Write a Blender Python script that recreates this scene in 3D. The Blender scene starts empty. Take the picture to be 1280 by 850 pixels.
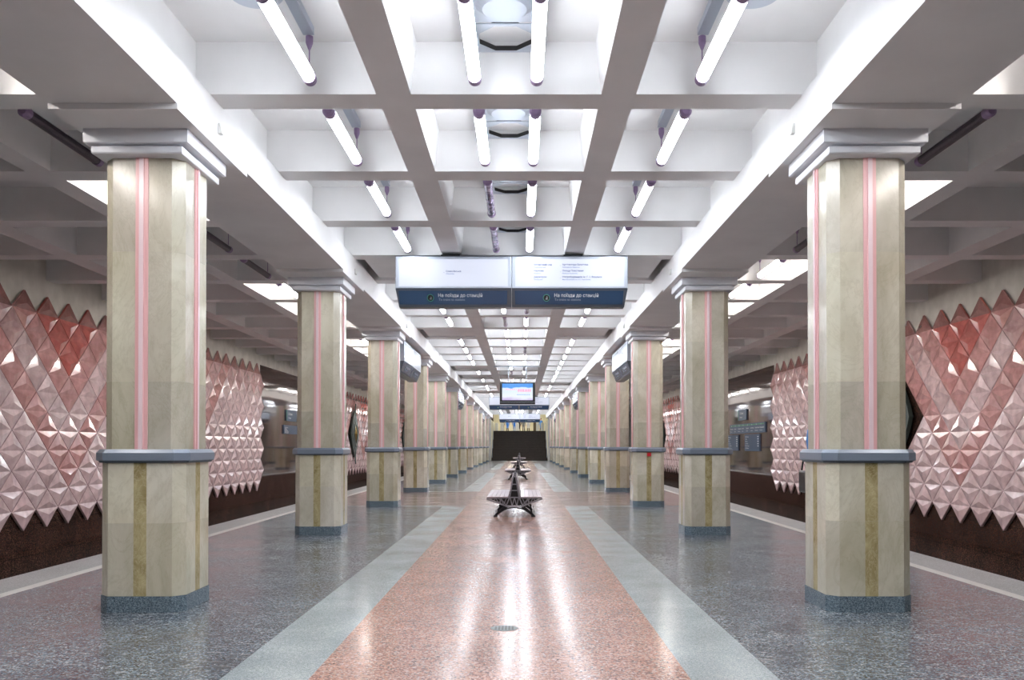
import bpy, bmesh, math, random
from mathutils import Vector, Matrix
random.seed(7)
C = bpy.data.collections.new('station'); bpy.context.scene.collection.children.link(C)
PI = math.pi

# ------------------------------------------------------------------ helpers
def lin(h):
    if isinstance(h, str):
        h = [int(h[i:i+2], 16)/255 for i in (0, 2, 4)]
    return tuple((c/12.92 if c <= .04045 else ((c+.055)/1.055)**2.4) for c in h) + (1,)

class MB:
    """collects shapes and links them as ONE mesh object"""
    def __init__(s): s.v = []; s.f = []; s.m = []; s.col = []
    def face(s, pts, mi=0, col=None):
        b = len(s.v); s.v += [tuple(p) for p in pts]; s.f.append(tuple(range(b, b+len(pts)))); s.m.append(mi); s.col.append(col)
    def box(s, x0, x1, y0, y1, z0, z1, mi=0, col=None, M=None):
        p = [(x0,y0,z0),(x1,y0,z0),(x1,y1,z0),(x0,y1,z0),(x0,y0,z1),(x1,y0,z1),(x1,y1,z1),(x0,y1,z1)]
        if M is not None: p = [tuple(M @ Vector(q)) for q in p]
        b = len(s.v); s.v += p
        for f in ((0,3,2,1),(4,5,6,7),(0,1,5,4),(1,2,6,5),(2,3,7,6),(3,0,4,7)):
            s.f.append(tuple(b+i for i in f)); s.m.append(mi); s.col.append(col)
    def loft(s, rings, mi=0, cap=True, col=None):
        """rings: lists of points with equal count, closed loops, counter-clockwise seen from the end"""
        b = len(s.v); n = len(rings[0])
        for r in rings: s.v += [tuple(p) for p in r]
        for k in range(len(rings)-1):
            for i in range(n):
                j = (i+1) % n
                s.f.append((b+k*n+i, b+k*n+j, b+(k+1)*n+j, b+(k+1)*n+i)); s.m.append(mi); s.col.append(col)
        if cap:
            s.f.append(tuple(b+i for i in range(n-1, -1, -1))); s.m.append(mi); s.col.append(col)
            e = b+(len(rings)-1)*n
            s.f.append(tuple(e+i for i in range(n))); s.m.append(mi); s.col.append(col)
    def tube(s, a, b, r, n=12, mi=0, r2=None, cap=True):
        a = Vector(a); b = Vector(b); d = (b-a).normalized()
        u = d.orthogonal().normalized(); w = d.cross(u)
        r2 = r if r2 is None else r2
        ring = lambda c, rr: [c+u*math.cos(2*PI*i/n)*rr+w*math.sin(2*PI*i/n)*rr for i in range(n)]
        s.loft([ring(a, r), ring(b, r2)], mi, cap)
    def bar(s, a, b, w, d, mi=0):
        """bar in the XZ plane from a to b (x,z), width w, y extent d=(y0,y1)"""
        ax, az = a; bx, bz = b
        L = math.hypot(bx-ax, bz-az); ux, uz = (bx-ax)/L, (bz-az)/L; nx, nz = -uz*w/2, ux*w/2
        r = lambda y: [(ax+nx,y,az+nz),(ax-nx,y,az-nz),(bx-nx,y,bz-nz),(bx+nx,y,bz+nz)]
        s.loft([r(d[0]), r(d[1])], mi)
    def build(s, name, mats, parent=None, smooth=False, bevel=0, loc=(0,0,0), rotz=0):
        me = bpy.data.meshes.new(name); me.from_pydata(s.v, [], s.f)
        if not isinstance(mats, (list, tuple)): mats = [mats]
        for m in mats: me.materials.append(m)
        me.polygons.foreach_set('material_index', s.m)
        if any(c is not None for c in s.col):
            a = me.color_attributes.new('tint', 'FLOAT_COLOR', 'CORNER')
            k = 0
            for p, c in zip(me.polygons, s.col):
                for _ in range(p.loop_total):
                    a.data[k].color = c or (1,1,1,1); k += 1
        bm = bmesh.new(); bm.from_mesh(me)
        bmesh.ops.recalc_face_normals(bm, faces=bm.faces[:]) if s.fixn else None
        bm.to_mesh(me); bm.free()
        if smooth:
            me.polygons.foreach_set('use_smooth', [True]*len(me.polygons))
        me.update()
        o = bpy.data.objects.new(name, me); C.objects.link(o)
        if parent is not None: o.parent = parent
        o.location = loc; o.rotation_euler = (0, 0, rotz)
        if bevel:
            md = o.modifiers.new('b', 'BEVEL'); md.width = bevel; md.segments = 2; md.limit_method = 'ANGLE'
        return o
    fixn = True

def tag(o, label=None, cat=None, group=None, kind=None):
    if label: o['label'] = label
    if cat: o['category'] = cat
    if group: o['group'] = group
    if kind: o['kind'] = kind
    return o
def thing(name, label, cat, loc=(0,0,0), rotz=0, group=None):
    o = bpy.data.objects.new(name, None); C.objects.link(o); o.empty_display_size = .1
    o.location = loc; o.rotation_euler = (0, 0, rotz)
    return tag(o, label, cat, group)
KIDS = {}
def kids(o): return [c for c in KIDS.get(o.name, [])]
def reg(parent, *ch):
    KIDS.setdefault(parent.name, []).extend(ch)
def copy_tree(o, parent=None, loc=None, rotz=None, label=None, group=None):
    c = o.copy(); C.objects.link(c); c.parent = parent
    if loc is not None: c.location = loc
    if rotz is not None: c.rotation_euler = (0, 0, rotz)
    if label: c['label'] = label
    if group: c['group'] = group
    for ch in kids(o): reg(c, copy_tree(ch, c))
    return c
def part(mb, name, mat, parent, label=None, **k):
    o = mb.build(name, mat, parent, **k); reg(parent, o)
    if label: o['label'] = label
    return o
ORD = ['', 'first','second','third','fourth','fifth','sixth','seventh','eighth','ninth','tenth','eleventh','twelfth','thirteenth','fourteenth','fifteenth','sixteenth','seventeenth','eighteenth','nineteenth','twentieth']
def ordinal(n):
    if n <= 20: return ORD[n]
    t = {2:'twenty', 3:'thirty', 4:'forty'}[n//10]
    return t+'-'+ORD[n % 10] if n % 10 else {3:'thirtieth', 4:'fortieth'}[n//10]

# ------------------------------------------------------------------ materials
def mat(name, col='888888', rough=.5, metal=0, emit=None, es=0, spec=.5, coat=0):
    m = bpy.data.materials.new(name); m.use_nodes = True
    p = m.node_tree.nodes['Principled BSDF']
    p.inputs['Base Color'].default_value = lin(col)
    p.inputs['Roughness'].default_value = rough; p.inputs['Metallic'].default_value = metal
    p.inputs['Specular IOR Level'].default_value = spec
    p.inputs['Coat Weight'].default_value = coat; p.inputs['Coat Roughness'].default_value = .05
    if emit:
        p.inputs['Emission Color'].default_value = lin(emit); p.inputs['Emission Strength'].default_value = es
    return m
def N(m, t, **k):
    n = m.node_tree.nodes.new(t)
    for a, b in k.items():
        if a.startswith('i_'): n.inputs[a[2:].replace('_', ' ')].default_value = b
        else: setattr(n, a, b)
    return n
def L(m, a, b): m.node_tree.links.new(a, b)
def ramp(m, stops, interp='LINEAR'):
    r = N(m, 'ShaderNodeValToRGB'); r.color_ramp.interpolation = interp
    e = r.color_ramp.elements
    while len(e) < len(stops): e.new(.5)
    for el, (p, c) in zip(e, stops): el.position = p; el.color = lin(c) if isinstance(c, str) else c
    return r
def P(m): return m.node_tree.nodes['Principled BSDF']

def granite(name, stops, scale=110, rough=.12, big=None, bump=0, scratches=None, spec=.5):
    """speckled stone: fine grains + broad clouding"""
    m = mat(name, rough=rough, spec=spec)
    tc = N(m, 'ShaderNodeTexCoord')
    v = N(m, 'ShaderNodeTexVoronoi', i_Scale=scale, i_Randomness=1.0); L(m, tc.outputs['Object'], v.inputs['Vector'])
    sp = N(m, 'ShaderNodeSeparateColor'); L(m, v.outputs['Color'], sp.inputs[0])
    r = ramp(m, stops, 'CONSTANT' if scale < 0 else 'LINEAR'); L(m, sp.outputs[0], r.inputs[0])
    out = r.outputs[0]
    n = N(m, 'ShaderNodeTexNoise', i_Scale=1.3, i_Detail=5, i_Roughness=.6); L(m, tc.outputs['Object'], n.inputs['Vector'])
    if big:
        rb = ramp(m, [(.35, big[0]), (.65, big[1])]); L(m, n.outputs[0], rb.inputs[0])
        mx = N(m, 'ShaderNodeMix', data_type='RGBA', blend_type='MULTIPLY'); mx.inputs[0].default_value = 1
        L(m, out, mx.inputs[6]); L(m, rb.outputs[0], mx.inputs[7]); out = mx.outputs[2]
    if scratches:
        mp = N(m, 'ShaderNodeMapping'); mp.inputs['Scale'].default_value = (2.2, 11, 1); mp.inputs['Rotation'].default_value = (0, 0, .35)
        L(m, tc.outputs['Object'], mp.inputs[0])
        n2 = N(m, 'ShaderNodeTexNoise', i_Scale=2.5, i_Detail=8, i_Roughness=.75); L(m, mp.outputs[0], n2.inputs['Vector'])
        r2 = ramp(m, [(.54, (0,0,0,1)), (.64, (1,1,1,1))]); L(m, n2.outputs[0], r2.inputs[0])
        mx = N(m, 'ShaderNodeMix', data_type='RGBA'); ml = N(m, 'ShaderNodeMath', operation='MULTIPLY'); ml.inputs[1].default_value = .55
        L(m, r2.outputs[0], ml.inputs[0]); L(m, ml.outputs[0], mx.inputs[0]); L(m, out, mx.inputs[6]); mx.inputs[7].default_value = lin(scratches); out = mx.outputs[2]
    L(m, out, P(m).inputs['Base Color'])
    mr = N(m, 'ShaderNodeMapRange'); mr.inputs['To Min'].default_value = rough*.6; mr.inputs['To Max'].default_value = rough*1.5
    L(m, n.outputs[0], mr.inputs[0]); L(m, mr.outputs[0], P(m).inputs['Roughness'])
    if bump:
        nb = N(m, 'ShaderNodeTexNoise', i_Scale=9, i_Detail=2); L(m, tc.outputs['Object'], nb.inputs['Vector'])
        bp = N(m, 'ShaderNodeBump', i_Strength=bump, i_Distance=.01); L(m, nb.outputs[0], bp.inputs['Height']); L(m, bp.outputs[0], P(m).inputs['Normal'])
    P(m).inputs['Specular IOR Level'].default_value = spec*.75
    return m

def marble(name, c0, c1, vein, rough=.16, scale=1.0, vs=.5):
    m = mat(name, rough=rough)
    tc = N(m, 'ShaderNodeTexCoord'); oi = N(m, 'ShaderNodeObjectInfo')
    ad = N(m, 'ShaderNodeVectorMath', operation='MULTIPLY_ADD'); ad.inputs[1].default_value = (1, 1, .55)
    cb = N(m, 'ShaderNodeCombineXYZ')
    mul = N(m, 'ShaderNodeMath', operation='MULTIPLY'); mul.inputs[1].default_value = 57
    L(m, oi.outputs['Random'], mul.inputs[0])
    for i in range(3): L(m, mul.outputs[0], cb.inputs[i])
    L(m, tc.outputs['Object'], ad.inputs[0]); L(m, cb.outputs[0], ad.inputs[2])
    n = N(m, 'ShaderNodeTexNoise', i_Scale=2.2*scale, i_Detail=7, i_Roughness=.62, i_Distortion=1.2); L(m, ad.outputs[0], n.inputs['Vector'])
    r = ramp(m, [(.3, c0), (.7, c1)]); L(m, n.outputs[0], r.inputs[0])
    n2 = N(m, 'ShaderNodeTexNoise', i_Scale=3.5*scale, i_Detail=9, i_Roughness=.7, i_Distortion=2.5); L(m, ad.outputs[0], n2.inputs['Vector'])
    r2 = ramp(m, [(.47, (0,0,0,1)), (.5, (1,1,1,1)), (.53, (0,0,0,1))]); L(m, n2.outputs[0], r2.inputs[0])
    ml = N(m, 'ShaderNodeMath', operation='MULTIPLY'); ml.inputs[1].default_value = vs; L(m, r2.outputs[0], ml.inputs[0])
    mx = N(m, 'ShaderNodeMix', data_type='RGBA'); L(m, ml.outputs[0], mx.inputs[0]); L(m, r.outputs[0], mx.inputs[6]); mx.inputs[7].default_value = lin(vein)
    at = N(m, 'ShaderNodeAttribute', attribute_name='tint')
    mt = N(m, 'ShaderNodeMix', data_type='RGBA', blend_type='MULTIPLY'); mt.inputs[0].default_value = 1
    L(m, mx.outputs[2], mt.inputs[6]); L(m, at.outputs['Color'], mt.inputs[7]); L(m, mt.outputs[2], P(m).inputs['Base Color'])
    return m

def plaster(name, c0, c1, rough=.7, sc=1.5):
    m = mat(name, rough=rough, spec=.3)
    tc = N(m, 'ShaderNodeTexCoord'); n = N(m, 'ShaderNodeTexNoise', i_Scale=sc, i_Detail=5); L(m, tc.outputs['Object'], n.inputs['Vector'])
    r = ramp(m, [(.35, c0), (.7, c1)]); L(m, n.outputs[0], r.inputs[0]); L(m, r.outputs[0], P(m).inputs['Base Color'])
    return m

M_ceil = plaster('white_plaster', 'e2e2e2', 'eaeaea')
M_wallpl = plaster('grey_plaster', 'c0beb6', 'd2d0c8', sc=3)
M_aisle = plaster('aisle_plaster', 'cfc6c2', 'd8d0cc')
M_capital = plaster('capital_white', 'dadce2', 'e6e8ec', rough=.45)
M_marble = marble('beige_marble', 'b2ab96', 'd9d5c6', '94896e', scale=.6, vs=.2)
M_onyx = marble('brown_marble', '85764c', 'b8ab82', 'd2c8a4', scale=2.4, vs=.5)
M_pink = mat('pink_moulding', 'eab9ba', .22)
M_riblight = mat('pink_rib_highlight', 'eed6da', .18)
M_band = mat('steel_band', '7c8796', .28, .15)
M_bandlip = mat('dark_lip', '4a5058', .35, .2)
M_plinth = granite('plinth_granite', [(0, '3a4650'), (.5, '5f707c'), (1, '8a99a2')], 160, .2)
M_fdark = granite('dark_floor', [(0, '30383f'), (.35, '5e6a74'), (.7, '7a8790'), (.93, 'a8b2b8'), (1, 'd0d0ce')], 75, .2, ('c4c4c8', 'f0f0f0'), .04, 'c4bcb6')
M_flight = granite('light_floor', [(0, '8c989c'), (.5, 'a9b6ba'), (1, 'c8d2d4')], 150, .19, ('e0e0e0', 'f4f4f4'), .03)
M_fpink = granite('salmon_floor', [(0, '655a5a'), (.22, 'a0827a'), (.6, 'c49482'), (.85, 'd2b2a8'), (1, 'ccc4c0')], 75, .16, ('e4e2e2', 'fcf6f4'), .03)
M_fcross = granite('cross_floor', [(0, '5c5252'), (.4, '8c7a78'), (.8, 'ad9892'), (1, 'bfb6b0')], 80, .2, ('d0cccc', 'f4f0f0'), .04)
M_edge = granite('edge_granite', [(0, '8a8c8a'), (.5, 'a5a8aa'), (1, 'c4c6c6')], 130, .4)
M_white = mat('white_paint', 'd8d8d4', .4)
M_bedrock = mat('trackbed', '2a2624', .8)
def brown_granite():
    m = granite('brown_granite', [(0, '2c201d'), (.5, '4c352e'), (.9, '66493e'), (1, '8a6a58')], 90, .045, ('c8c8c8', 'ffffff'), 0, spec=.7)
    bc = P(m).inputs['Base Color'].links[0].from_socket
    tc = N(m, 'ShaderNodeTexCoord'); mp = N(m, 'ShaderNodeMapping'); mp.inputs['Rotation'].default_value = (0, PI/2, 0)
    L(m, tc.outputs['Object'], mp.inputs[0])
    sx = N(m, 'ShaderNodeSeparateXYZ'); L(m, tc.outputs['Object'], sx.inputs[0])
    cb = N(m, 'ShaderNodeCombineXYZ'); L(m, sx.outputs[1], cb.inputs[0]); L(m, sx.outputs[2], cb.inputs[1])
    bk = N(m, 'ShaderNodeTexBrick', offset=0.0, i_Scale=1.0); bk.inputs['Brick Width'].default_value = .6; bk.inputs['Row Height'].default_value = .6; bk.inputs['Mortar Size'].default_value = .006
    bk.inputs['Color1'].default_value = (1,1,1,1); bk.inputs['Color2'].default_value = (.8,.8,.8,1); bk.inputs['Mortar'].default_value = (.35,.3,.3,1)
    L(m, cb.outputs[0], bk.inputs['Vector'])
    mx = N(m, 'ShaderNodeMix', data_type='RGBA', blend_type='MULTIPLY'); mx.inputs[0].default_value = 1
    L(m, bc, mx.inputs[6]); L(m, bk.outputs[0], mx.inputs[7]); L(m, mx.outputs[2], P(m).inputs['Base Color'])
    return m
M_wall = brown_granite()
M_purple = mat('purple_cap', '8d769b', .35)
M_refl = mat('reflector_white', 'e8e8ea', .4)
M_gasket = mat('lamp_rail', 'a9b2bf', .4, .3)
TUBE_E = 16
M_tube = mat('lit_tube', 'ffffff', .3, emit='f3f8ff', es=TUBE_E)
M_tube2 = mat('lit_tube_aisle', 'ffffff', .3, emit='fff8f2', es=TUBE_E*2.1)
def glass_sleeve():
    m = mat('unlit_tube', '9a86a8', .12, spec=.7)
    tc = N(m, 'ShaderNodeTexCoord'); w = N(m, 'ShaderNodeTexNoise', i_Scale=9, i_Detail=3); L(m, tc.outputs['Object'], w.inputs['Vector'])
    r = ramp(m, [(.4, '5e4a6e'), (.6, 'b2a0bd')]); L(m, w.outputs[0], r.inputs[0]); L(m, r.outputs[0], P(m).inputs['Base Color'])
    return m
M_dead = glass_sleeve()
def mesh_sleeve():
    m = mat('dark_mesh_sleeve', '241c26', .4)
    tc = N(m, 'ShaderNodeTexCoord'); v = N(m, 'ShaderNodeTexVoronoi', i_Scale=45); L(m, tc.outputs['Object'], v.inputs['Vector'])
    r = ramp(m, [(.0, '0d0a0e'), (.5, '3b2c3c')]); L(m, v.outputs['Distance'], r.inputs[0]); L(m, r.outputs[0], P(m).inputs['Base Color'])
    return m
M_mesh = mesh_sleeve()
M_alu = mat('aluminium', 'b4bcc8', .3, .5)
M_alud = mat('dark_aluminium', '5d636c', .35, .4)
M_navy = mat('navy_glass', '38506f', .2)
M_panel = mat('lit_sign_face', 'a4a8b4', .25, emit='e6ebfa', es=.30)
M_panels = mat('side_sign_face', 'a8b4c2', .15, emit='dce6f4', es=.1)
M_textb = mat('blue_text', '2a4484', .5)
M_textg = mat('pale_blue_text', '6c80ae', .5)
M_textw = mat('white_text', 'e0e4ea', .5)
M_textw2 = mat('grey_text', '98a4b4', .5)
M_black = mat('black', '0c0c0e', .35)
M_teal = mat('teal_ring', '4fa08c', .4)
M_green = mat('green_line', '3f9c62', .4)
M_disc = mat('grey_disc', 'b6bec9', .4)
M_frame = mat('bench_iron', '8c8a92', .35)
M_seat = mat('bench_boards', 'cdbec6', .2)
M_leg = mat('bench_leg', '1c1c22', .35)
M_back = mat('bench_back', '8f868c', .3)

# ------------------------------------------------------------------ dimensions
CAM_X = .138; EYE = 1.524
S = 7.14; P0 = 8.627; PX = 3.36
B0 = 8.445; BP = 2.38; BW = .375
SOF = 4.854; CEI = 5.354; GIR = 4.456
WALLX = 9.4; Y0 = -12.9; Y1 = 94.4
def bn(i): return B0+BP*i
IMIN = -8; IMAX = 36

# ------------------------------------------------------------------ floor
def build_floor():
    b = MB()
    def strip(x0, x1, y0, y1, mi, both=True):
        b.face([(x0,y0,0),(x1,y0,0),(x1,y1,0),(x0,y1,0)], mi)
        if both: b.face([(-x1,y0,0),(-x0,y0,0),(-x0,y1,0),(-x1,y1,0)], mi)
    zones = []; y = Y0
    for cs, ce in ((-6, 1.7), (22.6, 30.3), (51.0, 58.8), (79.6, 87.4)):
        zones += [(y, cs, 0), (cs, ce, 1)]; y = ce
    zones.append((y, Y1, 0))
    for a, c, k in zones:
        if k == 0:
            strip(-1.25, 1.25, a, c, 2, False); strip(1.25, 1.83, a, c, 1); strip(1.83, 5.1, a, c, 0)
        else:
            w = .32
            strip(-1.25, 1.25, a, c, 2, False)
            strip(1.25, 5.1, a, a+w, 1); strip(1.25, 5.1, a+w, c-w, 3); strip(1.25, 5.1, c-w, c, 1)
    strip(5.1, 5.24, Y0, Y1, 4); strip(5.24, 5.8, Y0, Y1, 5)
    for s in (1, -1):
        b.face([(s*5.8,Y0,0),(s*5.8,Y1,0),(s*5.8,Y1,-1.25),(s*5.8,Y0,-1.25)], 5)
    b.fixn = False
    o = b.build('floor', [M_fdark, M_flight, M_fpink, M_fcross, M_white, M_edge]); o['kind'] = 'structure'
    # make every top face look up
    bm = bmesh.new(); bm.from_mesh(o.data)
    for f in bm.faces:
        if abs(f.normal.z) > .5 and f.normal.z < 0: f.normal_flip()
    bm.to_mesh(o.data); bm.free()
    for s, n in ((-1, 'floor_trackbed_left'), (1, 'floor_trackbed_right')):
        t = MB(); t.box(min(s*5.8, s*9.6), max(s*5.8, s*9.6), Y0, Y1, -1.4, -1.25); tag(t.build(n, M_bedrock), kind='structure')
build_floor()

# ------------------------------------------------------------------ ceiling
def build_ceiling():
    b = MB()
    longs = [(-8.0,-7.6),(-5.87,-5.56),(-3.76,-2.94),(-1.23,-.9),(.9,1.23),(2.94,3.76),(5.56,5.87),(7.6,8.0)]
    cells = []; x = -WALLX
    for a, c in longs: cells.append((x, a)); x = c
    cells.append((x, WALLX))
    b.box(-WALLX, WALLX, Y0-.1, Y1+.1, CEI, CEI+.2, 0)
    for a, c in longs:
        t = .05 if abs(a) < 2 else 0
        r = lambda y: [(a,y,SOF),(c,y,SOF),(c+t,y,CEI),(a-t,y,CEI)]
        b.loft([r(Y0), r(Y1)], 0)
    for i in range(IMIN, IMAX+1):
        y = bn(i)
        for a, c in cells:
            b.box(a, c, y, y+BW, SOF, CEI, 0)
    o = b.build('ceiling', [M_ceil]); o['kind'] = 'structure'
    # filled side coffers: a slab a little above the beam soffits
    n = 0
    for i, side in ((4,-1),(4,1),(8,-1),(8,1),(13,-1),(15,-1),(15,0),(17,-1),(17,1),(20,-1),(20,1)):
        f = MB(); y0 = bn(i-1)+BW; y1 = bn(i)
        if side: xa, xb = sorted((side*1.23, side*2.70))
        else: xa, xb = -.9, .9
        f.box(xa, xb, y0, y1, SOF+.06, SOF+.14)
        n += 1; tag(f.build('ceiling_infill', M_ceil), kind='structure')
    for s, nm in ((-1, 'ceiling_girder_left'), (1, 'ceiling_girder_right')):
        g = MB(); x0, x1 = sorted((s*2.80, s*3.90))
        g.box(x0, x1, Y0, Y1, GIR, SOF+.004)
        for k in range(-2, 13):
            yc = P0+S*k
            if yc+1 > Y1: break
            g.box(x0-.004, x1+.004, yc-1.0, yc+.95, GIR-.05, GIR+.002)
        tag(g.build(nm, M_ceil), kind='structure')
build_ceiling()

# ------------------------------------------------------------------ side walls
PANELS = {-1: [22.13, 50.7, 72.6], 1: [22.13, 58.4]}
HC = .42; HR = .385; ZB = -.10; NC = 25   # half column, row height, base, half length in half columns
def build_walls():
    for s, nm in ((-1, 'wall_left'), (1, 'wall_right')):
        b = MB(); zs = [(c-NC*HC-.1, c+NC*HC+.1) for c in PANELS[s]]
        def q(y0, y1, z0, z1, mi, dx=0):
            x = s*(WALLX-dx); x2 = s*(WALLX+.3); xa, xb = sorted((x, x2)); b.box(xa, xb, y0, y1, z0, z1, mi)
        y = Y0
        for a, c in zs:
            q(y, a, -1.4, 4.5, 0); q(a, c, -1.4, 3.2, 0); q(a, c, 3.2, 4.5, 1); y = c
        q(y, Y1+.2, -1.4, 4.5, 0)
        q(Y0, Y1+.2, 4.5, 5.5, 1, .0)
        tag(b.build(nm, [M_wall, M_wallpl]), kind='structure')
    for nm, y, x0, x1 in (('wall_back', Y0-.2, -9.7, 9.7),):
        b = MB(); b.box(x0, x1, y, y+.2, -1.4, 5.6); tag(b.build(nm, M_wallpl), kind='structure')
    for nm, s in (('wall_far_left', -1), ('wall_far_right', 1)):
        b = MB(); x0, x1 = sorted((s*3.0, s*9.7)); b.box(x0, x1, Y1, Y1+.2, -1.4, 5.6); tag(b.build(nm, M_wallpl), kind='structure')
build_walls()

# ------------------------------------------------------------------ glazed relief panels
def glazed():
    m = mat('glazed_ceramic', rough=.14, spec=.6, coat=.5)
    at = N(m, 'ShaderNodeAttribute', attribute_name='tint')
    tc = N(m, 'ShaderNodeTexCoord'); n = N(m, 'ShaderNodeTexNoise', i_Scale=5, i_Detail=4); L(m, tc.outputs['Object'], n.inputs['Vector'])
    r = ramp(m, [(.3, 'd8d0d0'), (.7, 'ffffff')]); L(m, n.outputs[0], r.inputs[0])
    mx = N(m, 'ShaderNodeMix', data_type='RGBA', blend_type='MULTIPLY'); mx.inputs[0].default_value = 1
    L(m, at.outputs['Color'], mx.inputs[6]); L(m, r.outputs[0], mx.inputs[7]); L(m, mx.outputs[2], P(m).inputs['Base Color'])
    return m
M_glaze = glazed(); M_backing = mat('panel_backing', '4a2c28', .6)
def tile_colour(i, j, rnd):
    """i: half columns from the panel middle, j: row 0..10 of the diamond's centre"""
    red = (.70, .19, .16); pink = (.76, .40, .38); pale = (.90, .68, .68)
    best = None
    for vc in (-8, 8):
        d = (j - 2) - abs(i-vc)            # diamonds above the V's lower edge, in half rows
        if best is None or d > best: best = d
    d = best
    if d < 0: c = pale
    elif d < 2: c = pink
    elif d < 4: c = pale
    elif d < 6: c = pink
    else: c = red
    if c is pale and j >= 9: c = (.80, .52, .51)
    k = 1+rnd.uniform(-.07, .05)
    g = rnd.uniform(-.02, .02)
    return (c[0]*k, (c[1]+g)*k, (c[2]+g)*k, 1)
def build_panel(s, yc, label):
    rnd = random.Random(int(yc*10)+s)
    b = MB(); g = .972
    X = lambda h: s*(WALLX-.07-h)
    for i in range(-NC, NC+1):
        for j in range(0, 11):
            if (i+j) % 2: continue          # tips fall on even columns
            if abs(i)+abs(j-5) < 4 : continue      # lozenge opening for the emblem
            cy = i*HC; cz = ZB+HR*(j+1); col = tile_colour(i, j, rnd)
            w = HC*g; h = HR*g
            l, r_, t, d = (cy-w, cz), (cy+w, cz), (cy, cz+h), (cy, cz-h)
            A = [l, r_, t]; Bq = [r_, l, d]
            # raised facets, one pyramid above and one below the middle line
            for tri, sg in ((A, 1), (Bq, -1)):
                ap = (X(.036), cy, cz+sg*h*.34); e = [(X(.0), q[0], q[1]) for q in tri]
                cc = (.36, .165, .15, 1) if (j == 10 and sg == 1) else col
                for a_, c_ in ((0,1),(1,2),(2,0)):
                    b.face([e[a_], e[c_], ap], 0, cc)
            rim = [l, d, r_, t]
            for k in range(4):
                p, q = rim[k], rim[(k+1) % 4]
                b.face([(X(0),p[0],p[1]),(X(0),q[0],q[1]),(X(-.05),q[0],q[1]),(X(-.05),p[0],p[1])], 0, col)
            # backing
            l, r_, t, d = (cy-HC, cz), (cy+HC, cz), (cy, cz+HR), (cy, cz-HR)
            b.face([(X(-.03),p[0],p[1]) for p in (l, d, r_, t)], 1, (1,1,1,1))
    b.fixn = False
    o = b.build('ceramic_relief', [M_glaze, M_backing], loc=(0, yc, 0))
    # outward normals (towards the hall)
    bm = bmesh.new(); bm.from_mesh(o.data)
    for f in bm.faces:
        if abs(f.normal.x) > .3 and f.normal.x*s > 0: f.normal_flip()
    bm.to_mesh(o.data); bm.free()
    tag(o, label, 'wall relief', 'faceted ceramic wall reliefs')
M_bronze = mat('bronze', '8a7340', .3, .8); M_iron = mat('dark_iron', '56645f', .35, .5); M_silver = mat('pale_metal', 'b4c0c0', .25, .5)
def build_emblem(s, yc, label):
    t = thing('wall_emblem', label, 'wall emblem', (s*(WALLX-.07), yc, 2.22), 0, 'metal emblems in the ceramic reliefs')
    def leaf(rw, rh, th, x, n=28, zc=0):
        out = []; inn = []
        for k in range(n):
            a = 2*PI*k/n; c, sn = math.cos(a), math.sin(a)
            f = 1/(abs(c)**1.25+abs(sn)**1.25)**(1/1.25)
            out.append((f*c*rw, f*sn*rh+zc)); inn.append((f*c*(rw-th), f*sn*(rh-th*2)+zc))
        b = MB()
        for k in range(n):
            m_ = (k+1) % n
            pts = [(x0, p[0], p[1]) for x0 in (0, -s*x) for p in (out[k], out[m_], inn[m_], inn[k])]
            q = pts[4:]; b.face(q); b.face([pts[0], pts[1], pts[5], pts[4]]); b.face([pts[2], pts[3], pts[7], pts[6]])
        return b
    d = MB(); d.face([(-s*.01,-1.2,0),(-s*.01,0,-1.12),(-s*.01,1.2,0),(-s*.01,0,1.12)]); part(d, 'back_plate', M_black, t)
    part(leaf(1.15, 1.30, .16, .10), 'outer_leaf', M_iron, t)
    part(leaf(.84, 1.0, .14, .13), 'middle_leaf', M_silver, t, 'pale metal leaf')
    part(leaf(.52, .75, .10, .16), 'inner_leaf', M_iron, t)
    c = MB(); c.loft([[(-s*.02,-.02,-.9),(-s*.08,0,-.9),(-s*.02,.02,-.9)],[(-s*.02,-.22,0),(-s*.22,0,0),(-s*.02,.22,0)],[(-s*.02,-.02,.9),(-s*.08,0,.9),(-s*.02,.02,.9)]]); part(c, 'core', M_bronze, t, 'bronze core')
    for sg in (1, -1):
        q = MB(); q.loft([[(-s*.05,-.2,sg*1.0),(-s*.14,0,sg*1.0),(-s*.05,.2,sg*1.0)],[(-s*.1,-.01,sg*1.7),(-s*.15,0,sg*1.7),(-s*.1,.01,sg*1.7)]]); part(q, 'spike', M_iron, t)
for s, w in ((-1, 'left'), (1, 'right')):
    for k, yc in enumerate(PANELS[s]):
        d = ['around the first pillar', 'seen beyond the second pillar', 'seen beyond the third pillar'][k]
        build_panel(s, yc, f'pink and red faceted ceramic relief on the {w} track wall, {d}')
        build_emblem(s, yc, f'dark leaf-shaped metal emblem on the {w} wall, {"hidden mostly by the first pillar" if k == 0 else "in the relief "+d}')

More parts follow.
